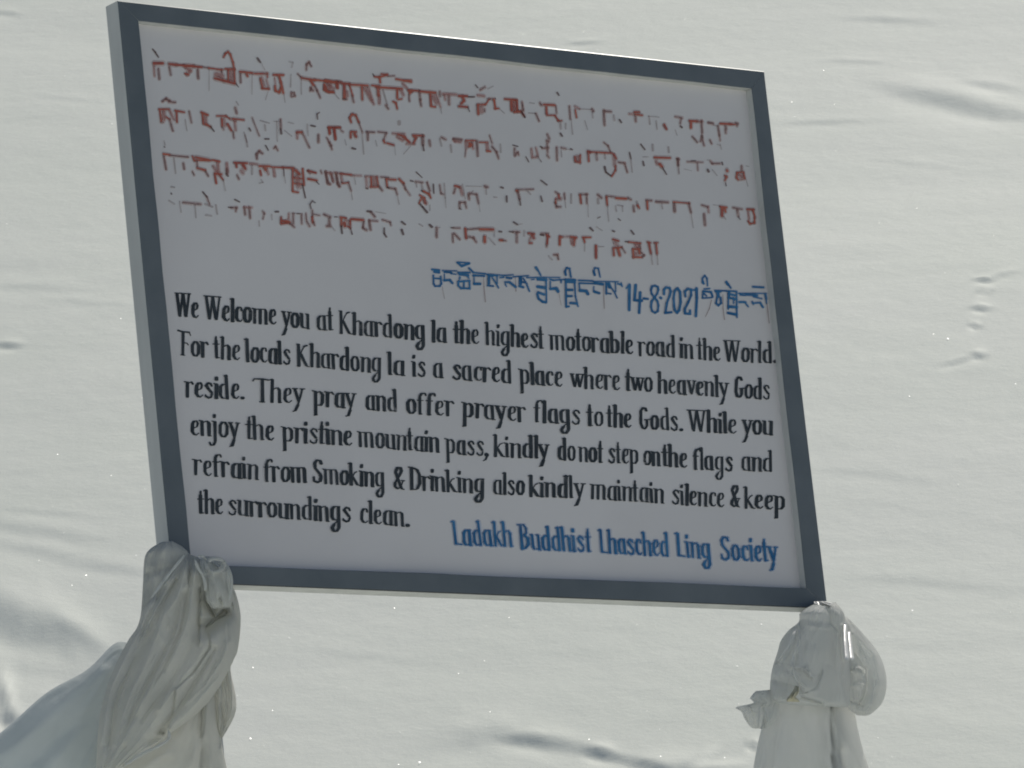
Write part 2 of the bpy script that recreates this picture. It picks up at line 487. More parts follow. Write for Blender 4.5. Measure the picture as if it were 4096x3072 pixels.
# glyphs of the sign writer's condensed alphabet; units = photo pixels at the middle of the board
# each stroke: 'n' broad nib, 'h' hairline, 'm' medium; y up from the baseline, x-height 56, ascender 87
G = {
 'n': (38, [('n', '6,0 6,54'), ('h', '-3,56 8,55'), ('h', '6,46 16,54 24,56'), ('n', '26,52 28,46 28,0'), ('h', '26,1 34,0')]),
 'h': (38, [('n', '6,0 6,86'), ('h', '-3,84 5,88'), ('h', '6,46 16,54 24,56'), ('n', '26,52 28,46 28,0'), ('h', '28,1 34,1')]),
 'm': (58, [('n', '6,0 6,54'), ('h', '-3,56 8,55'), ('h', '6,54 46,56'), ('n', '26,52 26,0'), ('n', '45,52 47,46 47,0'), ('h', '47,1 53,1')]),
 'u': (38, [('n', '6,55 6,10 9,3'), ('h', '-2,56 6,56'), ('h', '8,2 28,2'), ('n', '28,55 28,0'), ('h', '20,56 28,56'), ('h', '28,1 34,0')]),
 'i': (16, [('n', '6,0 6,53'), ('h', '-3,56 7,55'), ('n', '5,70 6,80'), ('h', '6,1 12,1')]),
 'l': (16, [('n', '6,0 6,86'), ('h', '-3,84 5,88'), ('h', '6,1 12,1')]),
 'r': (28, [('n', '6,0 6,54'), ('h', '-4,56 8,55'), ('h', '7,48 14,54 20,56'), ('m', '20,55 24,49')]),
 'o': (36, [('n', '6,42 6,14 12,2 20,2 27,12 28,42 22,55 13,55 6,42')]),
 'a': (38, [('n', '13,54 7,46 6,12 11,2'), ('h', '11,55 30,56'), ('h', '11,1 28,2'), ('n', '27,55 28,0'), ('h', '28,1 35,0')]),
 'c': (30, [('n', '12,54 7,44 6,14 12,3'), ('h', '12,55 22,55'), ('m', '23,53 24,44'), ('h', '12,2 20,2 25,8')]),
 'e': (32, [('n', '12,54 7,44 6,14 12,3'), ('h', '11,55 20,56'), ('m', '21,54 24,46 22,36'), ('h', '22,34 8,26'), ('h', '12,2 19,1 26,9')]),
 's': (33, [('m', '25,46 22,54 14,56 8,50'), ('n', '8,46 13,36 23,22'), ('m', '25,16 22,4 14,1 5,7'), ('h', '4,12 8,4')]),
 't': (22, [('n', '8,2 8,70'), ('m', '8,70 9,84'), ('h', '-3,55 18,56'), ('h', '8,1 17,3')]),
 'd': (38, [('n', '14,52 7,44 6,12 11,2'), ('h', '12,53 28,52'), ('h', '11,1 28,2'), ('n', '27,86 28,0'), ('h', '19,84 27,88')]),
 'b': (38, [('n', '6,86 6,2'), ('h', '-3,84 5,88'), ('h', '6,46 16,54 22,55'), ('n', '23,52 28,44 28,14 22,3'), ('h', '6,1 22,2')]),
 'k': (36, [('n', '6,0 6,86'), ('h', '-3,84 5,88'), ('h', '8,28 20,50 27,54'), ('n', '12,32 18,20 27,3'), ('h', '27,2 35,1')]),
 'g': (38, [('n', '13,54 7,46 6,16 11,6'), ('h', '11,55 32,56'), ('h', '11,5 27,7'), ('n', '28,55 28,-20'), ('n', '27,-24 20,-36 12,-37'), ('n', '9,-34 6,-24 12,-12'), ('h', '12,-10 22,0')]),
 'p': (38, [('n', '6,54 6,-34'), ('h', '-5,57 8,55'), ('h', '6,46 16,54 22,55'), ('n', '23,52 28,44 28,14 22,4'), ('h', '6,4 22,3'), ('h', '0,-36 10,-33')]),
 'y': (34, [('n', '4,54 9,36 16,8'), ('m', '27,54 22,28 14,-6'), ('n', '14,-8 7,-30'), ('h', '-3,56 12,56'), ('h', '20,56 34,56'), ('h', '0,-33 9,-30')]),
 'v': (30, [('n', '3,54 8,36 14,6'), ('m', '25,54 21,28 16,4'), ('h', '-3,56 10,56'), ('h', '19,56 30,56')]),
 'w': (46, [('n', '3,54 12,6'), ('m', '21,54 14,6'), ('n', '22,54 30,6'), ('m', '41,54 32,6'), ('h', '-3,56 10,56'), ('h', '18,56 46,56')]),
 'f': (27, [('n', '8,0 8,68'), ('n', '9,72 13,82 22,84'), ('m', '25,82 26,76'), ('h', '-1,55 18,55'), ('h', '8,1 14,1')]),
 'j': (18, [('n', '9,54 9,-18'), ('n', '8,-22 3,-33 -4,-34'), ('m', '-7,-32 -9,-24'), ('h', '0,56 9,55'), ('n', '8,70 9,80')]),
 'W': (60, [('n', '4,84 14,8'), ('m', '26,84 18,8'), ('n', '28,84 38,8'), ('m', '52,84 42,8'), ('h', '-4,87 58,87'), ('n', '14,10 16,2'), ('n', '38,10 40,2')]),
 'K': (46, [('n', '7,0 7,86'), ('h', '0,86 10,86'), ('h', '10,40 20,66 28,82'), ('m', '26,80 36,84'), ('n', '14,48 24,24 34,4'), ('h', '34,2 44,1'), ('h', '1,0 10,0')]),
 'F': (40, [('n', '12,0 12,86'), ('m', '-6,90 12,87 34,87'), ('h', '34,87 38,76'), ('h', '12,46 26,46 30,40'), ('h', '4,0 18,0')]),
 'T': (46, [('n', '24,0 24,84'), ('m', '0,86 24,87 42,84'), ('h', '0,86 -4,78'), ('h', '16,0 30,0')]),
 'G': (40, [('n', '28,74 24,85 16,86 8,74 6,24 12,4 20,2'), ('n', '23,4 29,14 29,36'), ('h', '20,38 38,40')]),
 'S': (42, [('n', '31,72 27,84 15,85 8,74 9,58'), ('n', '10,54 28,32 31,24'), ('n', '31,20 28,6 18,1 8,5'), ('m', '6,8 5,20')]),
 'D': (42, [('n', '8,2 7,86'), ('h', '-4,87 12,86'), ('n', '14,84 26,78 33,60 34,26 26,6'), ('h', '24,3 4,1')]),
 'B': (42, [('n', '8,2 8,84'), ('h', '-4,87 22,88'), ('m', '22,86 29,74 27,58 18,50'), ('n', '20,50 32,40 32,18 22,6'), ('h', '22,4 6,-2')]),
 'L': (34, [('n', '7,2 7,86'), ('h', '-4,84 5,88'), ('m', '7,3 28,1')]),
 '&': (38, [('n', '26,4 14,46 8,66'), ('n', '9,70 14,84 24,84 27,72 22,58'), ('m', '22,56 8,28'), ('n', '7,26 6,10 14,2'), ('h', '14,1 24,8 32,32'), ('h', '26,2 34,0'), ('h', '26,34 36,34')]),
 '.': (13, [('d', '6,5 8,5')]),
 ',': (14, [('d', '5,6 6,4'), ('m', '7,0 2,-14'), ('h', '2,-14 -6,-20')]),
}
NIB = {'n': (5.95, 3.2), 'm': (4.0, 3.5), 'h': (2.3, 2.3), 'd': (8.0, 7.0)}
def parse(s):
    return [tuple(float(v) for v in p.split(',')) for p in s.split()]

def write_word(L, word, x0, y0, x1, y1, mi, hs=1.0, lean=0.01, halo=None, thin=1.0):
    """paint a word whose ink runs from (x0,y0) to (x1,y1) along its baseline"""
    nat = sum(G[c][0] for c in word) - 4
    xs = (x1 - x0) / nat
    mid = (x0 + x1) / 2
    s = (1.06 - 0.085 * (mid - 700) / 2400) * hs
    sl = (y1 - y0) / (x1 - x0)
    cx = 0.0
    for c in word:
        adv, st = G[c]
        wob = random.uniform(-1.3, 1.3); hw = s * (1 + random.uniform(-.03, .03)); ln = lean + random.uniform(-.03, .03); tk = random.uniform(.88, 1.12) * thin; jx = random.uniform(-1, 1)
        for kind, pl in st:
            pts = []
            for (gx, gy) in parse(pl):
                X = x0 + (cx + gx + jx + random.uniform(-.5, .5)) * xs - gy * hw * ln
                Y = y0 + sl * (X - x0) - gy * hw + wob
                pts.append((X, Y))
            rx, ry = NIB[kind]
            L.stroke(pts, rx * (0.5 * xs + 0.5) * s * tk, ry * s * tk, mi, 0.10)
            if halo: halo.stroke(pts, rx * 1.5 + 2.5, ry * 1.4 + 3, mi)
        cx += adv

BLACK_LINES = [
 [('We', 705, 1266, 794, 1271), ('Welcome', 822, 1277, 1107, 1299), ('you', 1128, 1305, 1239, 1316), ('at', 1268, 1320, 1334, 1322),
  ('Khardong', 1359, 1334, 1700, 1362), ('la', 1727, 1367, 1786, 1370), ('the', 1817, 1371, 1918, 1376), ('highest', 1944, 1379, 2175, 1395),
  ('motorable', 2200, 1397, 2533, 1416), ('road', 2555, 1422, 2701, 1428), ('in', 2721, 1431, 2773, 1434), ('the', 2791, 1437, 2883, 1442), ('World.', 2900, 1446, 3102, 1452)],
 [('For', 718, 1418, 832, 1430), ('the', 858, 1434, 960, 1440), ('locals', 984, 1447, 1163, 1458), ('Khardong', 1188, 1463, 1526, 1492),
  ('la', 1553, 1497, 1620, 1503), ('is', 1651, 1504, 1703, 1507), ('a', 1733, 1510, 1773, 1511), ('sacred', 1808, 1517, 2047, 1533),
  ('place', 2081, 1535, 2250, 1547), ('where', 2284, 1551, 2482, 1560), ('two', 2504, 1562, 2612, 1569), ('heavenly', 2632, 1572, 2912, 1588), ('Gods', 2937, 1590, 3081, 1597)],
 [('reside.', 744, 1588, 973, 1597), ('They', 1020, 1606, 1213, 1614), ('pray', 1256, 1624, 1421, 1634), ('and', 1464, 1638, 1588, 1645),
  ('offer', 1625, 1653, 1813, 1665), ('prayer', 1853, 1667, 2101, 1689), ('flags', 2137, 1688, 2322, 1699), ('to', 2350, 1703, 2414, 1705),
  ('the', 2430, 1707, 2526, 1711), ('Gods.', 2559, 1715, 2727, 1723), ('While', 2757, 1726, 2947, 1733), ('you', 2970, 1735, 3092, 1741)],
 [('enjoy', 762, 1740, 957, 1752), ('the', 986, 1756, 1098, 1761), ('pristine', 1131, 1767, 1409, 1782), ('mountain', 1435, 1786, 1757, 1810),
  ('pass,', 1786, 1814, 1951, 1824), ('kindly', 1976, 1826, 2195, 1834), ('do', 2231, 1837, 2302, 1844), ('not', 2316, 1846, 2412, 1851),
  ('step', 2432, 1851, 2554, 1857), ('on', 2573, 1860, 2642, 1864), ('the', 2650, 1864, 2750, 1872), ('flags', 2773, 1877, 2932, 1884), ('and', 2965, 1881, 3090, 1886)],
 [('refrain', 777, 1898, 1034, 1918), ('from', 1058, 1925, 1228, 1929), ('Smoking', 1249, 1930, 1538, 1950), ('&', 1572, 1955, 1615, 1957),
  ('Drinking', 1638, 1958, 1937, 1973), ('also', 1974, 1976, 2098, 1981), ('kindly', 2116, 1986, 2336, 1991), ('maintain', 2364, 1995, 2656, 2012),
  ('silence', 2687, 2017, 2898, 2029), ('&', 2920, 2028, 2958, 2029), ('keep', 2976, 2033, 3141, 2040)],
 [('the', 796, 2054, 893, 2057), ('surroundings', 912, 2059, 1405, 2090), ('clean.', 1440, 2092, 1634, 2106)],
]
labels = ['line beginning We Welcome you', 'line beginning For the locals', 'line beginning reside They pray',
          'line beginning enjoy the pristine', 'line beginning refrain from Smoking', 'short last black line, the surroundings clean']
for ln, lb in zip(BLACK_LINES, labels):
    L = Lettering(0.0008)
    for w in ln:
        write_word(L, w[0], *w[1:], 0)
    L.build('lettering', [M_BLACK], lb)

BLUE_LINE = [('Ladakh', 1816, 2178, 2052, 2187), ('Buddhist', 2082, 2196, 2365, 2209), ('Lhasched', 2402, 2211, 2677, 2226),
             ('Ling', 2709, 2225, 2845, 2236), ('Society', 2882, 2239, 3112, 2247)]
L = Lettering(0.0012); Hh = Lettering(0.0002)
for w in BLUE_LINE:
    write_word(L, w[0], *w[1:], 0, hs=1.08, lean=0.085, halo=Hh, thin=0.80)
L.build('lettering', [M_BLUE], 'blue line naming the society')

# ---- traced brush strokes of the Tibetan script: '@ox oy scale' window, then tone+width: points
TONES = 'rpdgfb'
TM = [M_RED, M_PINK, M_DARK, M_GREY, M_FAINT, M_BLUE]
RED1 = """@560 160 2.765
d16:140,100 170,135 205,190;r45:160,258 250,258;g22:205,320 215,430;p14:155,290 160,400;r34:320,265 400,275;r22:400,275 480,280;r38:495,285 590,288;r24:590,290 680,300;g20:325,300 340,385;p30:510,310 560,340 520,385;r18:500,370 535,385;g22:640,330 645,425;g14:700,300 760,310;f10:765,310 765,560;r18:760,310 910,330;g16:905,330 905,360;p60:850,380 900,400;r34:830,425 930,450;r34:930,450 1050,482;d12:1060,480 1090,520;r20:945,320 1050,325;p50:1010,340 1015,450;r14:975,330 975,450;r14:1045,330 1050,470;r18:925,190 945,150 975,130 1000,160 1030,250 1040,310;r24:1110,350 1240,365;g16:1110,370 1115,470;r22:1180,380 1190,400;f12:1240,380 1240,600;d20:1300,200 1330,245;f10:1340,250 1380,330;r28:1270,372 1405,372;r14:1410,370 1410,410;p26:1345,420 1370,500;r22:1350,535 1425,540;r14:1330,430 1355,530;p14:1400,440 1430,540;f12:1420,560 1390,660;r24:1480,385 1585,388;r24:1540,400 1560,470 1585,585;r22:1495,510 1500,560 1540,580 1560,530;f10:1590,590 1605,690;p12:1490,420 1500,500;f20:1650,240 1690,250 1680,300;g16:1840,330 1845,270 1870,245 1895,290;f16:1670,380 1665,520;g12:1670,620 1675,580 1705,585 1715,620 1680,628;g12:1745,375 1780,410;f12:1785,430 1785,600;r28:1790,420 1930,445;r20:1930,440 2070,455;r34:2060,460 2200,470;r22:1890,450 1920,500;g20:1885,560 1890,530 1915,560;g14:1935,510 1960,560 1995,640;r22:2040,490 2040,550 2090,575 2145,580;p24:2100,500 2140,540;r26:2180,470 2185,530;f14:2150,590 2200,650
@1300 240 2.765
r24:5,225 80,238;r16:10,290 20,340;r16:15,350 90,350;p36:40,260 50,330;r24:110,240 180,245;r16:130,240 130,300;r24:190,260 270,262;r30:215,270 215,420;g18:205,430 240,435;p20:245,350 250,400;r14:270,270 310,400;g14:300,390 320,470;r28:280,272 470,282;r20:410,300 415,440;p26:440,310 515,450;r20:520,280 600,290;p18:480,300 540,490;r32:592,310 592,390;p26:602,400 602,480;f20:640,330 690,500;g18:675,500 700,540;r30:570,300 850,318;r22:800,330 800,420;r16:810,440 850,430;p24:840,330 870,390;r18:755,460 785,475 800,540;d16:530,155 545,180;r18:550,185 600,190 690,165;r18:625,155 690,160;r20:605,195 612,250;g10:700,180 770,175;r22:788,210 955,243;r14:870,225 955,222;p20:860,260 905,310;r24:922,335 1030,340;r22:930,340 960,345 940,370;g14:930,380 935,455;g18:1045,340 1055,440 1065,510;r26:1060,348 1220,362;r20:1165,380 1175,500;r20:1172,510 1220,520;p34:1200,400 1235,480;p14:1235,390 1280,520;g16:1270,350 1275,400;f10:1280,520 1290,590;p24:1310,375 1450,382;g22:1370,400 1375,490;p14:1320,390 1330,440;r26:1485,398 1570,400;r24:1520,400 1540,450 1510,480;r26:1485,512 1575,520;d12:1580,520 1600,570;d20:1590,408 1650,408;d14:1665,275 1690,305;g18:1720,330 1770,300;f14:1800,320 1860,290;p22:1690,390 1760,400;r22:1690,492 1770,492;r22:1692,500 1697,600;p30:1730,515 1735,580;g16:1765,540 1765,570;r14:1780,490 1820,430;g14:1800,430 1880,430;r20:1870,440 1885,535;r18:1880,540 1920,535;f10:1930,540 1985,590;r22:1990,432 2120,442;r22:2060,460 2065,560;r14:2120,450 2130,560;p30:2090,470 2100,550;r20:2100,575 2170,570 2205,620;g10:2180,460 2190,560
@2050 320 2.765
r20:10,220 45,230;r16:50,230 55,350;p26:20,250 25,340;r18:20,355 90,345;d16:100,350 140,415;g10:110,260 125,340;f14:180,365 260,370;g14:260,370 295,455;f14:190,250 240,260;r24:350,272 465,278;g20:305,255 320,280;r20:375,300 380,380;r14:385,390 470,390;r16:470,395 510,450;g12:480,290 490,370;r14:500,450 545,450;f20:530,460 535,540;d20:530,590 550,620;f16:590,480 590,540;d18:495,140 515,170;g14:630,290 640,430;f14:650,430 665,600;p14:690,290 740,320;r14:695,330 710,415;f14:740,320 870,325;g20:880,320 895,345;f16:885,350 890,420;f12:800,450 830,550;g18:1010,335 1020,500;g18:1020,345 1090,350;f20:1120,390 1130,450;d20:1185,440 1205,470;r20:1350,355 1400,355;r18:1360,380 1435,390;g16:1360,400 1365,460;p14:1290,375 1340,380;f18:1510,400 1520,490;f12:1500,400 1620,410;f14:1590,450 1600,545;r18:1680,490 1705,545;p16:1670,500 1690,530;f12:1800,550 1820,610;g14:1800,405 1880,420;g14:1865,430 1855,480;d20:1860,510 1875,525;r26:1960,452 2040,456;p22:2040,458 2100,460;r24:1975,470 1975,530;g18:2090,450 2100,580;f16:2095,580 2105,640;g14:1990,625 2045,690;g14:2080,680 2095,620 2120,725
@2700 360 4.1475
g32:555,540 630,555;f20:640,580 720,600;g24:715,600 740,750;g14:740,750 750,840;f20:750,900 770,980;g20:580,830 610,890;f16:700,900 750,920;r34:755,557 945,567;g30:840,600 850,640;g26:840,660 845,715;g22:1000,545 1040,560 1030,600;r20:900,560 1000,575"""
RED2 = """@560 160 2.765
g20:250,680 290,650 330,670;g18:320,685 390,690;r20:210,765 320,765;r16:220,780 235,900;g14:235,912 258,912;p40:262,790 262,880;r16:290,850 330,880;g18:330,880 365,1005;p20:330,780 375,880;r18:390,780 490,800;r20:405,800 410,910;f12:500,880 520,1005;g14:545,790 570,915;r22:680,800 750,830;r14:690,820 700,930;p40:720,850 722,920;r24:730,930 780,960;d16:780,955 820,1010;r16:850,840 950,840 990,870;r18:905,870 910,950;p20:930,870 940,950;g14:910,960 925,990;r22:970,930 1010,1000;p16:1000,870 1060,900;g14:1030,1010 1040,1085;f14:1065,680 1090,720;g20:1055,750 1070,810;r16:1030,870 1150,885;p20:1050,900 1060,1000;f16:1150,1020 1185,1130;d18:1208,975 1225,1005;g10:1240,860 1320,1060;f16:1330,890 1430,920;f22:1380,940 1390,1000;f12:1480,900 1560,900;g16:1555,880 1560,980;d22:1555,985 1565,1035;f12:1600,1000 1680,1065;f12:1640,910 1700,925;r32:1740,1020 1785,1020;p16:1740,1030 1740,1090;g14:1795,1020 1875,1190;f14:1850,930 1860,1060;d20:1892,945 1935,955;d14:1965,875 1960,820 1985,800;g22:1975,1050 1975,1130;r24:2085,965 2212,968;r18:2095,990 2105,1030;r20:2150,980 2165,1090;g14:2090,1130 2125,1210;f16:1165,1050 1190,1180;d20:1385,1095 1425,1095;d14:1390,1165 1420,1220;g14:1480,1200 1500,1180 1525,1220;f16:1515,900 1520,1120
@1300 240 2.765
r20:40,748 165,748;r18:45,760 50,820;r20:100,760 115,880;g14:180,780 200,795;g14:20,860 75,950;r20:290,690 275,640 300,600 340,610 375,690;g10:375,690 415,800;r20:290,792 345,795;r18:285,800 285,860;r30:328,815 345,850;f14:410,780 430,1040;d28:302,975 335,985;f12:220,880 235,940;g18:460,795 545,800;g18:475,810 475,885;f12:560,890 575,950;g16:590,795 680,805;g14:680,810 650,880;r20:650,890 660,915;r20:690,920 760,940;f10:770,950 780,1050;p18:750,812 880,818;r16:810,825 890,850;r24:870,850 935,910;p22:800,850 860,890;f10:950,950 870,1040;r22:975,832 1090,838;r20:985,850 1010,860 980,920;g24:1082,840 1085,935;d18:1085,940 1095,1000;p16:900,930 990,930;g20:1155,890 1165,950;g16:1290,855 1335,880;f20:1270,870 1290,950;g22:1425,872 1510,882;p18:1420,880 1440,900 1500,910;f20:1390,940 1400,1020;r14:1560,890 1660,890;p26:1560,900 1565,970;r26:1598,920 1620,940 1600,955;p16:1630,900 1640,980;g10:1560,990 1550,1070;g20:1680,895 1690,1060;r14:1710,910 1800,910;p26:1790,920 1800,995;r18:1790,1005 1830,1010;g12:1820,835 1850,920;g16:1850,960 1900,1020 1920,1090;f20:1940,930 1945,1020;f40:820,680 820,710
@2050 320 2.765
d14:5,720 60,735;g16:25,760 25,830;g14:30,840 60,800 70,830;d14:150,850 180,905;p16:210,760 220,850;p14:260,750 280,830;p14:220,860 280,850;d14:275,840 320,905;d18:310,735 330,750;g12:330,755 400,750;g16:385,600 410,650;g22:380,670 400,680;g16:385,700 390,800;g14:385,830 405,860;g16:490,745 495,890;g14:540,750 585,760;f14:540,780 545,850;f12:585,760 640,770;d20:645,762 660,770;r16:690,850 695,900 750,915 750,830;p24:715,845 720,895;r26:835,788 860,800;r18:840,800 845,900;r18:850,795 1100,808;g18:930,810 935,880;f22:1020,820 1025,870;g12:1010,690 1060,730 1085,800;p30:1122,830 1132,940;r16:1120,820 1150,870;g14:1175,910 1240,920 1270,1020;d22:1020,960 1035,1020 1090,1060;r14:1100,1065 1140,1000 1140,950;d18:1295,800 1310,870;f14:1310,880 1325,1020;d16:1420,710 1465,770;f12:1440,850 1500,850;d18:1445,900 1455,945;f22:1550,715 1555,780;r28:1575,857 1740,862;p24:1590,900 1600,930;r32:1632,930 1655,962;d14:1660,970 1705,1045;f20:1725,740 1730,800;g20:1830,870 1835,940;f18:1835,940 1840,1040
@2700 360 4.1475
g22:30,1140 70,1150;g18:50,1160 50,1250;f16:60,1250 70,1380;d24:270,1175 340,1175;g16:200,1190 460,1200;g18:370,1210 380,1330;f12:150,1310 280,1340;g20:590,1180 620,1220 740,1220;d24:780,1200 790,1240;f14:530,1160 600,1170;d34:545,1320 560,1355;f16:620,1320 700,1420;r42:862,1325 870,1345;r26:830,1420 860,1440 830,1500;d20:840,1540 850,1590;r22:1030,1370 1140,1360;r24:1030,1380 1020,1450 1050,1490;p50:1065,1405 1120,1440;r22:1140,1380 1160,1470;g22:1105,1260 1110,1340;p14:1090,1490 1140,1480;f14:1180,1480 1210,1600;f12:1180,1260 1230,1270"""
RED3 = """@560 480 2.765
f14:265,230 280,280;d14:268,295 275,300;r20:260,375 330,385;g18:330,390 530,410;g18:265,400 290,545;f16:375,420 395,590;g20:480,480 490,540;g12:580,570 600,610;r16:580,400 600,450;r30:615,412 760,440;r18:610,445 780,450;g14:630,450 635,520;r22:635,532 720,555;g16:720,560 755,620;r20:800,442 880,460;p26:860,470 870,570;p22:810,510 850,570;r30:830,592 900,600;r20:830,610 845,700;r16:880,610 920,660;f16:920,660 945,780;p26:960,480 970,570;d18:955,590 975,620;g22:960,540 965,600;r22:1045,472 1185,478;r20:1065,490 1070,520;r36:1142,495 1165,540;p28:1120,560 1140,590;g14:1075,610 1095,655;p20:1220,482 1300,490;f22:1240,500 1240,600;g20:1295,430 1290,380 1320,345 1355,370;r30:1325,510 1435,512;r36:1382,530 1390,550;r18:1330,560 1340,610;p16:1400,540 1420,600;f16:1340,660 1360,690 1320,700;r18:1460,520 1580,525;p22:1480,540 1490,620;d12:1590,545 1595,620;f10:1600,630 1610,700;r22:1580,525 1700,530;r16:1690,540 1690,780;r32:1722,555 1765,600;p56:1740,630 1758,730;r18:1800,540 1815,720;r12:1700,640 1800,650;r18:1690,790 1750,800;d18:1800,720 1830,860;r12:1700,700 1790,710;r22:1860,562 1945,585;r24:1862,652 1955,668;g14:1860,560 1880,590;d12:1950,680 1980,710;g12:2000,560 2010,590;g16:2050,570 2075,680 2100,710;p16:2060,580 2120,590;g16:2120,600 2140,680;g16:2170,590 2190,700 2212,735
@1300 560 2.765
g16:10,350 30,480 60,490;p14:60,360 90,460;g16:125,370 140,480 155,515;p12:100,360 190,370;r18:175,372 290,385;p18:180,390 190,460;d16:185,470 195,475;r14:190,480 260,470;g14:260,470 290,560;f12:290,560 305,660;p14:300,390 400,395;f14:320,390 340,490;p12:445,400 580,405;p16:455,410 465,525;d18:455,532 475,540;r16:510,410 515,520;p38:545,430 550,505;r18:575,410 590,510;r14:500,520 590,520;g16:590,500 635,560;g14:620,410 700,415;r22:680,432 780,440;r18:680,440 690,520;d20:690,525 710,530;g14:710,530 780,540;g14:780,540 800,600;f12:800,600 820,710;r20:820,430 870,480;g16:870,480 890,540;g12:890,540 940,610;d22:950,450 970,455;d12:1010,355 1075,415;g14:1000,460 1080,470;f16:1010,470 1015,520;f20:1070,480 1080,540;d22:1072,560 1090,570;r20:1090,565 1150,600;g18:1130,470 1160,560;r16:1150,590 1170,640;r14:1050,610 1100,640;r20:1100,650 1110,700;p28:1085,660 1120,700;d22:1045,700 1080,740 1130,800;r12:1070,640 1040,700;f16:1160,720 1160,780;d16:1200,490 1205,590;g14:1270,500 1285,590 1310,600;f16:1320,480 1330,640;f10:1330,640 1340,750;r22:1440,507 1490,520;g18:1440,540 1425,590;p28:1500,530 1520,600;f14:1520,490 1550,650;g16:1490,690 1490,750;d18:1490,755 1505,765;g14:1490,690 1550,690 1565,750;f14:1590,620 1640,560;g20:1590,600 1595,655;g14:1600,590 1670,600;g16:1680,600 1700,700;f10:1700,700 1715,790;f10:1560,510 1730,515;g24:1770,512 1795,520;f16:1780,530 1785,600;d20:1948,522 1970,530;f18:1870,630 1900,635;d18:2010,620 2012,685
@2050 560 2.765
g16:45,550 230,545;r20:45,560 60,570;g20:60,570 80,650;d18:80,650 90,720;f18:170,570 200,600;d18:315,620 330,680;d18:315,445 380,495;g14:475,575 515,600;r18:510,605 520,650;p36:503,650 528,650;g20:475,690 490,740 530,740;r14:480,650 480,700;g14:575,590 580,650;f12:580,650 590,750;f20:650,600 650,700;g14:740,600 830,600;r20:750,610 760,700;g16:820,600 825,700;f10:835,710 840,850;g20:945,605 985,640;f26:945,650 950,700;g14:1040,620 1130,630;r18:1040,630 1050,720;f14:1050,720 1065,900;r26:1150,642 1255,650;g18:1280,640 1310,660;f14:1140,730 1150,790;f16:1160,720 1220,730;f14:1215,730 1220,790;d12:1170,870 1195,890;d14:945,862 970,850;f14:930,960 990,1000;g18:1340,730 1345,790;f30:1375,680 1405,760;r18:1382,722 1400,750;g16:1480,665 1540,670;r20:1490,680 1495,765;g20:1590,682 1720,690;f18:1650,700 1660,760;r14:1780,685 1960,700;g24:1790,700 1795,790;g18:1950,700 1975,800;f12:1975,800 2000,970;g18:2095,720 2160,740;p16:2165,740 2170,800;g22:2120,820 2130,940
@2400 660 2.765
f14:1255,440 1330,450;r18:1330,460 1400,470;r32:1352,482 1350,565;r20:1380,480 1390,520;f14:1370,570 1390,600;g14:1470,470 1570,490;g18:1520,500 1530,560;d18:1530,570 1550,600;r22:1630,490 1700,492;r18:1692,500 1715,580;p16:1640,520 1650,600;r16:1640,620 1660,650 1710,640 1710,580"""
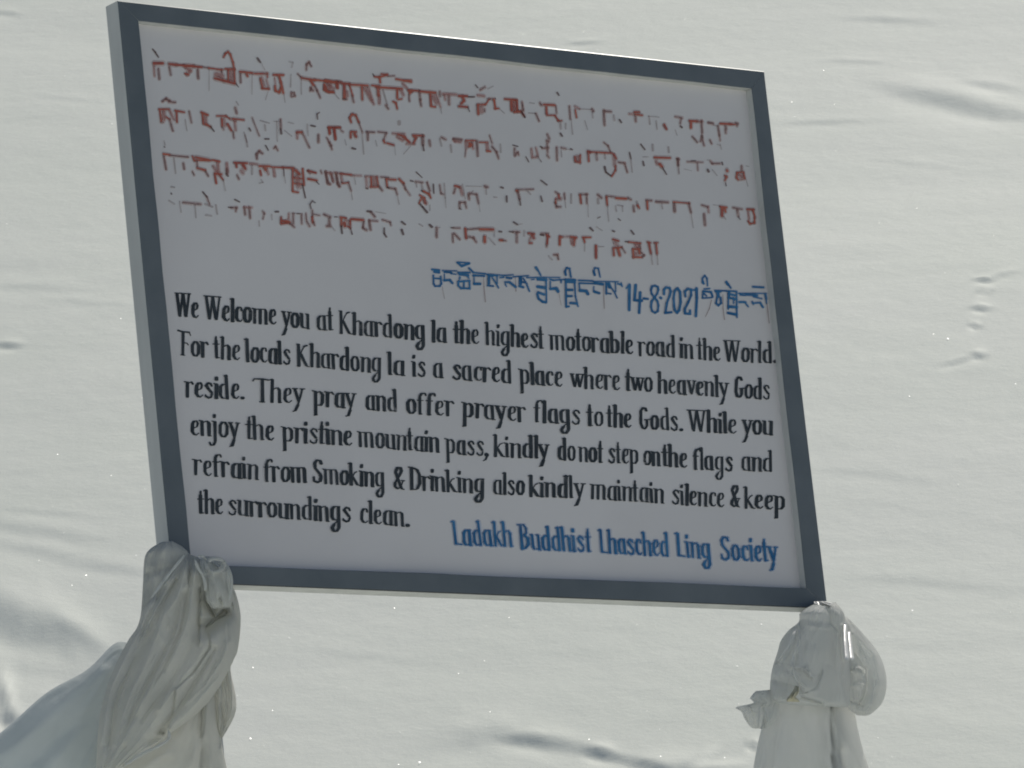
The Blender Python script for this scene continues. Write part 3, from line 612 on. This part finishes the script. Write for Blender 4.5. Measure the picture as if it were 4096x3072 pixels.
RED4 = """@560 480 2.765
f18:345,740 380,745;d14:345,810 350,820;f20:320,890 380,930;f16:440,900 455,1020;g22:480,912 670,932;f16:610,940 620,1080;d16:695,795 740,850;g14:740,850 770,930;f24:720,930 800,960;f22:730,1050 790,1060;f18:840,940 855,1040;d18:1050,880 1100,905;d16:980,965 1020,970;g16:1010,970 1070,970 1060,1010;g18:1155,965 1165,1045;g18:1210,965 1220,1085;p12:1150,965 1240,970
@1000 760 2.765
g14:140,235 160,260 145,320;f14:100,340 105,400;f14:240,270 245,330;d22:282,240 312,240;r18:345,300 345,370;r24:360,340 400,350;r16:350,375 430,365;r32:402,345 438,355;g16:440,370 490,410;p14:430,260 430,320;g16:480,260 480,370;d14:520,262 550,262;f14:460,255 580,262;g14:570,270 575,375;g12:620,260 625,330;g18:630,350 660,400;d16:675,205 665,160 690,120 720,140;g14:690,225 692,300;r20:690,300 695,360;g18:705,350 715,390;g12:700,270 770,280;g20:820,270 890,300;g20:880,310 880,380;g22:850,400 890,400;f14:900,400 940,450;d18:937,298 963,298;r20:1000,300 1060,310;r20:1010,320 1010,390;r36:1042,365 1050,400;d20:1010,400 1020,480;p28:1065,330 1100,370;r16:1080,400 1110,420;r16:1110,330 1110,420;d14:1115,430 1130,490;r30:1125,322 1250,332;g16:1260,350 1250,410;g20:1250,420 1290,445;d24:1302,235 1340,240;g20:1340,245 1380,295;f12:1390,240 1500,260;g14:1320,335 1410,345;g20:1320,340 1335,440;g14:1465,330 1550,355;g12:1550,360 1560,390;d18:1485,420 1485,480 1510,520;d22:1680,352 1715,380;d24:1680,440 1695,490;f14:1870,375 1910,400;d26:1988,385 2012,408;f14:2050,415 2100,415;g20:2065,420 2065,520
@1800 860 2.765
d16:15,140 40,140;g12:40,145 110,145;g14:30,210 35,300;g16:50,205 110,270;r22:170,150 180,260;g14:190,160 310,150;g16:200,240 260,250 290,300;r36:335,157 475,160;r30:385,238 385,300;f14:430,250 500,330;f16:490,180 490,240;d20:545,182 570,185;r24:555,277 580,280;g12:585,280 620,285;d18:660,182 700,190;g14:700,185 770,190;g20:740,200 740,300;d20:705,78 745,105;f12:750,110 800,95;r22:870,202 930,210;r26:912,222 930,258;r20:880,310 905,310;p14:880,280 900,240;f22:820,175 820,230;d20:1000,217 1035,225;g12:1010,205 1090,205;r22:1072,222 1098,240;r20:1080,240 1075,320;g16:1070,330 1070,350;f16:1090,450 1130,495;g16:1150,440 1190,440 1200,490;r22:1215,237 1235,245;r22:1215,260 1215,330;p14:1250,240 1330,240;r22:1342,242 1398,250;r28:1380,260 1370,335;p20:1340,260 1350,320;r20:1470,247 1555,247;r18:1480,260 1490,300;f14:1490,310 1490,400;d22:1552,142 1583,173;r24:1615,340 1617,475;f14:1640,350 1700,350
@2400 660 2.765
r20:145,822 205,840;d20:140,727 160,735;d18:345,725 375,765;p32:165,862 195,890;r22:150,920 155,1000;r20:150,920 240,910;r26:202,932 220,1000;g12:240,910 280,970;d20:282,847 320,852;r16:320,852 450,865;p44:402,880 420,905;r20:365,930 370,1020 460,1020;r18:370,930 430,930 440,980;p28:402,972 400,990;g14:450,960 490,1000 470,1020;g12:440,870 450,930;r14:525,850 560,860;r20:542,865 565,980;f14:570,980 580,1100;r14:600,860 640,860;r20:622,870 632,980;f14:635,990 640,1100"""
BLUE1 = """@1700 1000 4.424
b28:125,345 255,358;b40:170,385 250,395;b26:150,450 155,600 180,640 260,640 290,600 280,470;b24:160,500 270,510;f14:305,650 345,860;b16:310,365 560,370;b26:345,392 470,400;b16:460,420 550,430;b14:345,430 345,520;b36:340,537 440,532 485,585;b32:575,222 650,285 780,240;b22:600,218 790,230;b28:782,322 850,390;b28:590,402 790,400;b36:610,430 765,450;b22:620,480 610,520;b18:755,470 780,500;b28:590,560 790,545;b28:590,560 590,630 640,680 790,680;b22:790,545 795,690;b24:690,580 690,650;b20:850,400 1060,420;b28:855,450 1050,460;b14:870,470 870,590;b40:875,600 975,600;g12:1040,480 1045,650 1070,920;b18:1080,425 1400,450;b36:1115,442 1195,465;b40:1132,480 1130,595;b24:1110,630 1210,640;b20:1200,500 1260,590 1300,670;b18:1275,460 1280,590;b22:1210,450 1280,455;b24:1330,490 1390,480;b16:1410,450 1560,440;b32:1445,490 1530,500;b32:1420,570 1500,570 1605,655;b20:1420,600 1440,640;g14:1600,470 1610,730;b18:1560,475 1830,455;b46:1692,485 1690,600;b34:1672,640 1740,660;b22:1740,500 1800,600 1850,730;b22:1700,560 1780,580;b18:1800,490 2150,485;b16:1890,525 1930,520;b38:1965,312 1990,350;b22:2005,365 2050,450;b40:1995,520 2145,530;b46:1995,650 2125,668;b22:2145,520 2150,920;b36:2002,750 2108,788;b34:1990,780 2010,860 2080,915 2140,928
@2100 1040 4.424
b16:400,310 620,310;b22:440,340 500,360 600,350;b18:450,380 450,490;b46:455,512 555,502 585,555;f14:600,580 640,800;b20:620,350 720,345;b20:640,370 640,400;b32:712,205 722,265;b24:710,200 740,140 790,150 815,300;b42:720,350 885,360;b24:720,390 890,400;b28:725,410 730,830;b40:735,530 835,530;b36:745,640 828,640;b24:740,830 780,820;b22:880,400 895,640 940,820;b36:805,762 915,770;b22:950,360 1200,370;b24:960,410 1240,420;b18:960,430 970,520;b46:975,540 1085,550 1115,600;b22:1215,200 1240,140 1300,150 1330,300;b32:1220,205 1235,265;b18:1200,380 1650,385;b38:1235,410 1378,430;b14:1220,470 1215,540;b36:1225,560 1315,588;g12:1390,450 1405,860;b28:1440,410 1440,600;b54:1485,425 1500,475;b22:1460,590 1520,600;b22:1520,480 1580,560 1630,670;b18:1600,400 1610,560;b24:1640,420 1705,440;b22:1702,405 1720,465;b42:1850,445 1845,885;b20:1795,500 1850,430;b42:1960,445 1940,700;b40:1935,712 2065,720;b40:2040,575 2022,935;b32:2102,682 2178,690
@2600 1100 4.424
b28:30,240 40,200 90,190 140,210 150,260 130,330 80,400 30,330 20,260 30,220;b30:80,400 30,470 20,560 40,640 90,670 140,640 150,540 130,460 80,400;b38:185,402 200,410;b32:250,340 250,260 290,220 350,230 370,290 350,370 300,500 275,670;b32:270,672 380,660;b34:430,560 420,420 440,280 490,235 535,300 545,480 520,620 480,670 440,620 430,560;b32:630,380 620,290 670,245 730,260 730,360 680,480 620,600 620,670;b32:620,682 710,690 710,630;b42:825,240 830,400 815,728;b24:740,270 830,260;b22:930,140 930,60 970,10 1010,60 1020,190;b32:937,112 950,150;b22:960,250 1060,240;b32:940,290 1080,300 1110,380;b20:940,300 930,400;b22:930,410 1100,400;b22:960,330 1000,370;g12:1090,440 1050,600 980,740;b22:1150,275 1530,290;b20:1160,300 1250,300;b46:1202,325 1210,380;b28:1190,400 1170,500 1210,540 1260,500 1250,400;g12:1290,350 1295,600 1320,790;b40:1352,125 1380,168;b24:1390,170 1430,230;b36:1400,300 1400,400;b30:1390,330 1500,360;b30:1390,400 1520,430;b22:1390,330 1385,600;b44:1395,560 1535,570;b20:1480,400 1480,500;b40:1382,672 1528,700;b20:1535,300 1540,750;b18:1570,325 2060,325;b26:1600,350 1680,360;b30:1580,480 1690,480;b22:1680,480 1740,560;b32:1705,350 1895,360;b22:1830,380 1900,400;b22:1810,470 1830,520;b30:1822,500 1950,490 2000,570;b18:1900,400 1980,420;b34:1822,210 2008,220;b36:2042,342 2060,420;b18:2055,420 2065,500;g12:2070,500 2110,850"""
def traced(text, L, halo=None, red=None, span=None):
    for line in text.splitlines():
        if line.startswith('@'):
            ox, oy, sc = (float(v) for v in line[1:].split()); continue
        for st in line.split(';'):
            head, body = st.split(':')
            tone = TONES.index(head[0]); w = float(head[1:]) / sc
            pts = [(ox + a / sc, oy + b / sc) for a, b in parse(body)]
            if span and not span[0] <= sum(p[0] for p in pts) / len(pts) < span[1]: continue
            L.stroke(pts, w * (0.58 if head[0] == 'b' else 0.58 if w < 10 else 0.48), w * (0.60 if head[0] == 'b' else 0.52 if w < 10 else 0.40), tone, 0.12)
            if halo is not None and head[0] == 'b':
                halo.stroke(pts, w * 0.5 + 3.5, w * 0.45 + 3.5, 0)
            if red is not None and head[0] in 'rpg':
                red.stroke(pts, w * 0.55 + 4, w * 0.55 + 5, 0)
Rd = Lettering(0.0002)
for t, lb in ((RED1, 'topmost faded red line of Tibetan script'), (RED2, 'second faded red line of Tibetan script'),
              (RED3, 'third faded red line of Tibetan script'), (RED4, 'fourth, shorter faded red line of Tibetan script')):
    L = Lettering(0.0012); traced(t, L, red=Rd); L.build('lettering', TM, lb)
Rd.build('paint_wash', [M_PINKW], 'thin pink wash round the faded red letters')['kind'] = 'stuff'
for a, b, lb in ((0, 2495, 'blue line of Tibetan script left of the date'), (2495, 2796, 'blue date 14-8-2021'), (2796, 4096, 'blue Tibetan script right of the date')):
    L = Lettering(0.0012)
    traced(BLUE1, L, Hh, span=(a, b))
    L.build('lettering', TM, lb)
Hh.build('paint_wash', [M_BLUET], 'thin pale blue wash round the blue letters')['kind'] = 'stuff'

# ------------------------------------------------------------------ prayer scarves
def catmull(P, n):
    P = [np.array(p, float) for p in P]
    Q = [2 * P[0] - P[1]] + P + [2 * P[-1] - P[-2]]
    out = []
    for i in range(1, len(Q) - 2):
        for k in range(n):
            t = k / n
            a, b, c, d = Q[i - 1], Q[i], Q[i + 1], Q[i + 2]
            out.append(0.5 * ((2 * b) + (c - a) * t + (2 * a - 5 * b + 4 * c - d) * t * t + (3 * b - a - 3 * c + d) * t ** 3))
    out.append(P[-1])
    return out

def seg_dist(p, pl):
    """distance and side of pixel points p (N,2) to a polyline"""
    best = np.full(len(p), 1e9); side = np.zeros(len(p))
    for a, b in zip(pl[:-1], pl[1:]):
        a = np.array(a, float); b = np.array(b, float); ab = b - a
        t = np.clip(((p - a) @ ab) / (ab @ ab), 0, 1)
        q = a + t[:, None] * ab
        dv = p - q
        dist = np.hypot(dv[:, 0], dv[:, 1])
        s = np.sign(ab[0] * dv[:, 1] - ab[1] * dv[:, 0])
        m_ = dist < best
        best[m_] = dist[m_]; side[m_] = s[m_]
    return best, side

def cloth_body(name, rows, y, depth, mat, folds=(), pleats=(5, 0.12, 0.3), nsub=8, nphi=96, seed=0, wrinkle=0.0025, parent=None, fine_k=0.65):
    """a gathered length of cloth: closed body lofted through rows of (left x, left y, right x, right y[, depth factor]);
    folds are raised (+) or sunken (-) creases: (points, half width px, height m)"""
    rr = [tuple(r) + ((1.0, 0.0) if len(r) == 4 else (0.0,) if len(r) == 5 else ()) for r in rows]
    R_ = catmull(rr, nsub)
    V = []; PX = []; E_ = []
    nr = len(R_)
    r_ = random.Random(seed)
    for j, row in enumerate(R_):
        lx, ly, rx, ry, df, yo = row
        Lp = on_plane(lx, ly, y + yo); Rp = on_plane(rx, ry, y + yo)
        c = (Lp + Rp) / 2; h = (Rp - Lp) / 2
        e = CAM - c; e = e / np.linalg.norm(e)
        v = j / (nr - 1)
        end = min(1, (min(v, 1 - v) / 0.04)) ** 0.5 if min(v, 1 - v) < 0.04 else 1
        for i in range(nphi):
            ph = 2 * math.pi * i / nphi
            cs, sn = math.cos(ph), math.sin(ph)
            u = (cs + 1) / 2
            pl = 0.0
            nf, amp, tw = pleats
            for q in range(2):
                f_ = nf * (1 + 0.8 * q)
                pl += amp / (1 + q) * (1 - 2 * abs(math.sin(math.pi * (f_ * u + tw * v * (1 if q else -1) + seed * .37 + 0.25 * math.sin(5 * v + seed + q)))) ** 0.8)
            dd = depth * df * max(0.03, end) * (abs(sn) ** 0.7) * (1 if sn >= 0 else -1)
            p = c + h * cs * (1 - 0.06 * (1 - end)) + e * (dd * (1 + pl))
            V.append(p); E_.append(e * (1 if sn >= 0 else -0.5) * min(1, abs(sn) * 2.2))
            d_ = p - CAM
            PX.append((2048 + FPX * (d_ @ RIGHT) / (d_ @ FWD), 1536 + FPX * (d_ @ DOWN) / (d_ @ FWD)))
    V = np.array(V); PX = np.array(PX); E_ = np.array(E_)
    disp = np.zeros(len(V))
    for fo in folds:
        pts, w, hgt = fo[:3]
        ds, sd = seg_dist(PX, pts)
        if len(fo) > 3:                      # one layer lapping over the next: a crisp step that dies out
            disp += hgt * np.tanh(sd * fo[3] * ds / 2.5) * np.exp(-np.abs(ds / w) ** 2)
        else:
            disp += hgt * np.exp(-np.abs(ds / w) ** 1.5)
    for i, p in enumerate(V):
        pv_ = Vector(p * 22 + seed)
        j, k = divmod(i, nphi)
        ph = 2 * math.pi * k / nphi; vv = j / nsub
        q_ = Vector((math.cos(ph) * 4.5 + .25 * math.sin(vv), vv * .35, seed * 3.1))
        fine = noise.noise(q_ * 1.6) + 0.6 * noise.noise(Vector((q_.x * 3.6, q_.y * 2.2, q_.z)))
        disp[i] += wrinkle * noise.noise(pv_) + wrinkle * 0.5 * noise.noise(pv_ * 2.7) + fine * 0.0042 * fine_k
    V = V + E_ * disp[:, None]
    F = []
    for j in range(nr - 1):
        for i in range(nphi):
            i2 = (i + 1) % nphi
            F.append((j * nphi + i, j * nphi + i2, (j + 1) * nphi + i2, (j + 1) * nphi + i))
    F.append(tuple(range(nphi)))
    F.append(tuple((nr - 1) * nphi + i for i in reversed(range(nphi))))
    o = mesh_obj(name, V, F, mat, parent, smooth=True)
    bm = bmesh.new(); bm.from_mesh(o.data); bmesh.ops.recalc_face_normals(bm, faces=bm.faces); bm.to_mesh(o.data); bm.free()
    return o

LG = 'prayer scarves knotted at the lower left corner of the sign'
RG = 'prayer scarves knotted at the lower right corner of the sign'
def hem(pts, y, r, mat, parent):
    """a rolled, slightly uneven hem along photo points"""
    r *= 0.72; y += 0.0015
    P = catmull([on_plane(a, b, y + (c[0] if c else 0)) for a, b, *c in pts], 8)
    V = []; F = []; n = 8
    for i, p in enumerate(P):
        t = Vector(P[min(i + 1, len(P) - 1)] - P[max(i - 1, 0)]).normalized()
        a = t.orthogonal().normalized(); b = t.cross(a)
        e = min(1, min(i, len(P) - 1 - i) / 5 + .25)
        rr = r * e * (1 + .35 * noise.noise(Vector(p * 60)))
        for k in range(n):
            V.append(Vector(p) + (a * math.cos(k * 2 * math.pi / n) + b * math.sin(k * 2 * math.pi / n)) * rr)
    for i in range(len(P) - 1):
        for k in range(n):
            F.append((i * n + k, i * n + (k + 1) % n, (i + 1) * n + (k + 1) % n, (i + 1) * n + k))
    F.append(tuple(range(n))); F.append(tuple((len(P) - 1) * n + k for k in reversed(range(n))))
    o = mesh_obj('hem', V, F, mat, parent, smooth=True)
    bm = bmesh.new(); bm.from_mesh(o.data); bmesh.ops.recalc_face_normals(bm, faces=bm.faces); bm.to_mesh(o.data); bm.free()

def P1(*pts):   # photo pixels from the left enlargement
    return [(x / 1.7064, 2100 + y / 1.7064) for x, y in pts]
def P2(*pts):
    return [(2850 + x / 2.2975, 2350 + y / 2.2975) for x, y in pts]

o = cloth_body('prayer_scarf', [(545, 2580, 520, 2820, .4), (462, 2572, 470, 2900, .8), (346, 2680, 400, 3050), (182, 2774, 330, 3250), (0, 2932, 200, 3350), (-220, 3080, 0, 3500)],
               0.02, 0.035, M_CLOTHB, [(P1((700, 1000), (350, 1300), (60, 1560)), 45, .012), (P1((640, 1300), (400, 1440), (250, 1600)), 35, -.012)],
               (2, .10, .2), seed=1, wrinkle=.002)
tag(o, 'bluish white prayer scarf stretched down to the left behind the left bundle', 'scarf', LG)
o = cloth_body('prayer_scarf', [(870, 2330, 925, 2335, .6), (885, 2380, 947, 2385), (880, 2475, 963, 2475), (870, 2600, 950, 2604), (850, 2670, 922, 2668), (850, 2790, 944, 2791), (860, 2862, 938, 2862), (872, 2935, 888, 2956, .4)],
               -0.005, 0.03, M_CLOTH, [(P1((1560, 700), (1590, 850)), 10, .008), (P1((1500, 1200), (1540, 1400)), 12, -.01)], (2, .2, .3), seed=2)
tag(o, 'narrow wavy scarf tail hanging at the right of the left bundle', 'scarf', LG)
o = cloth_body('prayer_scarf', [(760, 2690, 880, 2690, .7), (700, 2800, 878, 2800), (640, 2900, 884, 2930), (560, 2990, 890, 2990), (470, 3070, 910, 3080), (430, 3160, 930, 3160)],
               0.0, 0.045, M_CLOTH, [(P1((1375, 1250), (1370, 1659)), 7, -.012), (P1((1430, 1200), (1440, 1659)), 14, .008), (P1((1480, 1180), (1500, 1500)), 9, -.012), (P1((1150, 1560), (950, 1659)), 22, .012)],
               (3, .1, .2), seed=3)
tag(o, 'beige-white scarf wound round the left post below the knot', 'scarf', LG)
o = cloth_body('prayer_scarf', [(645, 2168, 690, 2164, .5), (600, 2196, 740, 2196), (578, 2235, 765, 2240), (572, 2330, 745, 2330), (566, 2430, 700, 2420), (560, 2480, 620, 2480, .4)],
               -0.025, 0.05, M_CLOTH, [(P1((1040, 290), (1070, 340)), 14, .007), (P1((1000, 330), (1180, 280)), 12, -.008)], (2, .12, .6), seed=4, wrinkle=.007)
tag(o, 'crumpled grey scarf end on top of the left knot beside the frame', 'scarf', LG)
o = cloth_body('prayer_scarf', [(735, 2210, 790, 2228, .5), (680, 2290, 845, 2270), (618, 2370, 880, 2340), (572, 2440, 925, 2420), (548, 2510, 953, 2500), (512, 2563, 948, 2600), (462, 2660, 905, 2700),
                                (425, 2760, 845, 2795), (400, 2860, 770, 2870), (390, 2960, 660, 2950), (385, 3060, 505, 3062), (380, 3150, 420, 3150, .6)],
               -0.035, 0.062, M_CLOTH,
               [(P1((1260, 200), (1150, 370), (1050, 480), (980, 650), (880, 850), (750, 1120), (690, 1480)), 16, .012),
                (P1((1110, 420), (1000, 660), (900, 920), (780, 1200), (740, 1500)), 14, -.010),
                (P1((1260, 420), (1120, 620), (1040, 850), (900, 1150), (790, 1500)), 18, .010),
                (P1((1250, 480), (1160, 780), (1000, 1080), (880, 1330)), 15, -.009),
                (P1((1330, 330), (1290, 640), (1180, 900), (1000, 1180), (860, 1480)), 16, .013),
                (P1((1360, 620), (1290, 850), (1150, 1080), (960, 1330)), 14, -.009),
                (P1((1420, 780), (1350, 930), (1210, 1090), (1090, 1260)), 15, .012),
                (P1((1460, 850), (1330, 1060), (1180, 1300), (1060, 1440)), 13, -.016),
                (P1((1560, 800), (1480, 1050), (1330, 1230), (1160, 1400), (1000, 1560), (850, 1640)), 15, .012),
                (P1((1090, 1410), (1140, 1440), (1020, 1480)), 17, -.035),
                (P1((1400, 520), (1470, 640), (1400, 700), (1530, 600)), 26, -.080),
                (P1((1060, 460), (1040, 640), (1130, 830)), 12, .004),
                (P1((1275, 215), (1285, 420), (1230, 700), (1090, 1000), (930, 1300)), 20, .006, 1),
                (P1((1370, 470), (1360, 770)), 24, .012, -1),
                (P1((1430, 760), (1440, 830), (1330, 1000), (1200, 1120), (1180, 1300), (1130, 1400)), 20, .007, -1),
                (P1((1180, 390), (1080, 560), (960, 800), (860, 1020)), 16, .005, 1),
                (P1((1545, 680), (1550, 850), (1470, 1040)), 14, .006, 1),
                (P1((1160, 1390), (1130, 1480), (990, 1560), (850, 1640)), 5, .006),
                (P1((1265, 300), (1215, 480), (1150, 700)), 5, .005), (P1((1300, 300), (1262, 500), (1225, 740), (1120, 1000)), 5, -.005),
                (P1((1200, 380), (1110, 560), (1020, 800)), 5, -.005), (P1((1340, 420), (1330, 640), (1260, 800)), 5, .004),
                (P1((1000, 700), (900, 960), (800, 1240)), 6, .005), (P1((1060, 900), (930, 1180), (830, 1400)), 6, .005),
                (P1((1400, 880), (1270, 1080), (1180, 1260)), 6, -.005), (P1((1500, 940), (1400, 1090), (1270, 1220)), 6, .005)],
               (4, .04, .6), nsub=16, nphi=280, seed=5, wrinkle=.003, fine_k=.5)
hem(P1((1150, 1400), (1150, 1460), (1080, 1510), (960, 1570), (850, 1645)), -0.105, 0.0030, M_CLOTHR, o)
hem(P1((1265, 200), (1190, 290), (1110, 390), (1030, 500)), -0.098, 0.0030, M_CLOTHR, o)
tag(o, 'large grey-white scarf draped in long diagonal folds over the left knot', 'scarf', LG)
o = cloth_body('prayer_scarf', [(812, 2224, 860, 2228, .5), (800, 2250, 905, 2252), (808, 2300, 928, 2296), (820, 2350, 932, 2345), (826, 2400, 930, 2400), (848, 2436, 920, 2430, .5)],
               -0.07, 0.032, M_CLOTHR, [(P1((1440, 250), (1490, 290)), 13, -.022), (P1((1400, 330), (1530, 320)), 9, .01), (P1((1350, 230), (1390, 330), (1400, 440)), 8, .014), (P1((1505, 505), (1515, 520)), 9, -.02),  # lighter silk than the left bundle: bounce light put into the lip's colour
                                       (P1((1420, 360), (1440, 560)), 9, -.01), (P1((1560, 300), (1575, 480)), 8, .012),
                (P1((1340, 260), (1390, 340), (1405, 460)), 14, .007, 1), (P1((1400, 250), (1430, 310), (1500, 310), (1535, 260)), 5, .009)], (2, .15, .5), seed=6, wrinkle=.005, nphi=160, nsub=14)
tag(o, 'pale rolled scarf lip bulging from the left knot over the dark frame', 'scarf', LG)
hem(P1((1405, 265), (1420, 305), (1465, 322), (1515, 305), (1535, 265), (1505, 235), (1450, 232), (1425, 250)), -0.103, 0.0036, M_CLOTHR, o)
hem(P1((1330, 235), (1350, 290), (1385, 345), (1402, 410), (1398, 450)), -0.105, 0.0030, M_CLOTHR, o)
hem(P1((1350, 215), (1385, 215), (1410, 240)), -0.100, 0.0026, M_CLOTHR, o)
hem(P1((1560, 300), (1582, 370), (1575, 460), (1560, 520)), -0.098, 0.0022, M_CLOTHR, o)

# right bundle
o = cloth_body('prayer_scarf', [(3100, 2770, 3390, 2790, .7), (3062, 2860, 3418, 2850), (3044, 2920, 3430, 2910), (3028, 2990, 3448, 2985), (3012, 3080, 3478, 3080), (3000, 3170, 3500, 3170)],
               0.02, 0.055, M_CLOTHR, [(P2((1090, 1080), (1095, 1400), (1100, 1700)), 9, -.022), (P2((1060, 1100), (1060, 1659)), 12, .006), (P2((1180, 1500), (1200, 1700)), 14, -.016),
                                       (P2((960, 1100), (960, 1659)), 9, -.005), (P2((640, 1180), (600, 1400), (560, 1659)), 20, .008), (P2((460, 1250), (440, 1659)), 10, .004)], (3, .05, .1), seed=7)
tag(o, 'thin white scarf hanging round the right post below the bundle', 'scarf', RG)
o = cloth_body('prayer_scarf', [(3355, 2462, 3392, 2470, .5), (3345, 2500, 3440, 2520), (3340, 2590, 3503, 2595), (3340, 2660, 3535, 2660), (3345, 2733, 3547, 2733), (3365, 2800, 3532, 2805), (3395, 2838, 3492, 2850), (3430, 2862, 3466, 2864, .5)],
               0.01, 0.045, M_CLOTHR, [(P2((1300, 420), (1480, 620), (1520, 850), (1440, 1060)), 14, .012), (P2((1330, 620), (1420, 760), (1420, 950), (1350, 1070)), 12, -.014),
                                       (P2((1310, 740), (1390, 760)), 9, .014), (P2((1300, 900), (1400, 880)), 9, .010),
                (P2((1300, 740), (1330, 720), (1395, 770), (1410, 860), (1380, 1000), (1340, 1070)), 14, .008, 1), (P2((1220, 1000), (1280, 1060), (1350, 1080)), 10, .007, 1)], (2, .08, .4), seed=8, wrinkle=.004, nphi=200, nsub=14)
hem(P2((1305, 745), (1340, 728), (1385, 755), (1400, 800)), -0.048, 0.0026, M_CLOTHR, o)
hem(P2((1310, 885), (1350, 878), (1400, 890)), -0.046, 0.0016, M_CLOTHR, o)
tag(o, 'rounded loop of translucent white scarf puffed out on the right', 'scarf', RG)
o = cloth_body('prayer_scarf', [(3262, 2412, 3345, 2410, .5), (3205, 2448, 3374, 2448), (3194, 2488, 3384, 2485), (3156, 2520, 3392, 2518), (3124, 2562, 3396, 2560), (3109, 2612, 3398, 2610), (3088, 2680, 3400, 2690), (3080, 2755, 3402, 2765), (3090, 2800, 3400, 2812), (3150, 2818, 3390, 2830, .7)],
               -0.02, 0.06, M_CLOTHR, [(P2((790, 300), (760, 500), (650, 700)), 11, -.010), (P2((740, 430), (640, 660)), 16, .010), (P2((830, 430), (780, 560), (800, 700)), 10, .006),
                                       (P2((750, 740), (800, 850), (880, 930)), 17, .016), (P2((860, 740), (905, 820)), 6, .012), (P2((690, 790), (730, 810)), 8, .012),
                                       (P2((560, 850), (700, 880), (790, 950)), 13, -.010), (P2((1060, 200), (1090, 420), (1060, 700)), 20, -.008), (P2((900, 350), (1060, 370)), 10, .006),
                                       (P2((820, 1010), (1000, 1062)), 6, -.03), (P2((1190, 350), (1210, 650)), 9, .012),
                (P2((800, 300), (810, 480), (760, 620), (730, 780), (800, 920)), 26, .007, 1), (P2((1175, 260), (1160, 500), (1170, 800), (1230, 1060)), 18, .008, 1),
                (P2((740, 740), (850, 760), (900, 820)), 12, .008, -1), (P2((1050, 190), (1080, 330), (1160, 420)), 12, .005, 1), (P2((600, 680), (700, 560), (760, 430)), 14, .006, -1),
                (P2((1000, 800), (960, 930), (880, 960)), 12, .005, -1)], (2, .04, .3), nsub=16, nphi=260, seed=9, wrinkle=.004)
hem(P2((860, 740), (890, 775), (908, 820)), -0.092, 0.0020, M_CLOTHR, o)
hem(P2((745, 740), (752, 800), (800, 880), (870, 935)), -0.092, 0.0022, M_CLOTHR, o)
hem(P2((700, 800), (725, 795)), -0.088, 0.0036, M_CLOTHR, o)
hem(P2((640, 1010), (662, 1040)), -0.080, 0.0034, M_CLOTHR, o)
tag(o, 'thin white scarf wrapped over the right knot under the frame corner', 'scarf', RG)
o = cloth_body('prayer_scarf', [(3022, 2764, 3100, 2758, .6), (3001, 2792, 3110, 2785), (3012, 2812, 3115, 2812, .7), (2944, 2829, 3118, 2835, .6), (2966, 2848, 3112, 2860), (2978, 2874, 3100, 2885), (3000, 2905, 3070, 2912, .7), (3012, 2914, 3050, 2915, .3)],
               -0.03, 0.008, M_CLOTHR, [(P2((250, 1100), (420, 1060)), 7, .006), (P2((450, 1080), (480, 1280)), 8, -.008), (P2((340, 1100), (380, 1240)), 6, .006, 1)], (3, .4, .5), seed=10, wrinkle=.006, nphi=160, nsub=14)
tag(o, 'short pointed scarf end sticking out at the left of the right bundle', 'scarf', RG)
o = cloth_body('prayer_scarf', [(3375, 2490, 3387, 2490, 1, .05), (3374, 2560, 3389, 2560, 1, .015), (3380, 2642, 3398, 2642, 1, -.02)], -0.1, 0.003, M_SATIN, (), (1, .05, .1), seed=11, nphi=24, wrinkle=.001, fine_k=0)
tag(o, 'bright narrow pleat of white silk, the left of two on the right bundle', 'scarf', RG)
o = cloth_body('prayer_scarf', [(3390, 2525, 3402, 2525, 1, .04), (3394, 2580, 3409, 2580, 1, .01), (3400, 2642, 3418, 2642, 1, -.02)], -0.095, 0.003, M_SATIN, (), (1, .05, .1), seed=12, nphi=24, wrinkle=.001, fine_k=0)
tag(o, 'bright narrow pleat of white silk, the right of two on the right bundle', 'scarf', RG)
o = cloth_body('scarf_knot', [(3255, 2406, 3300, 2404, .5), (3258, 2416, 3345, 2418), (3290, 2424, 3372, 2446), (3330, 2440, 3378, 2464, .6)],
               -0.02, 0.03, M_SATIN, (), (2, .3, .5), seed=13, nphi=48, wrinkle=.004)
tag(o, 'small bright white knot on top of the right bundle at the frame corner', 'knot')
o = cloth_body('ochre_blotch', [(3182, 2742, 3196, 2746, .5), (3170, 2764, 3196, 2768), (3158, 2782, 3184, 2788), (3148, 2794, 3194, 2798), (3146, 2806, 3200, 2808, .5)],
               -0.078, 0.009, M_OCHRE, (), (2, .3, .5), seed=14, nphi=32, wrinkle=.004)  # yellowish blotch on the cloth, added as a small raised body
tag(o, 'ochre blotch staining the right bundle of scarves, added as a small raised body', 'stain')
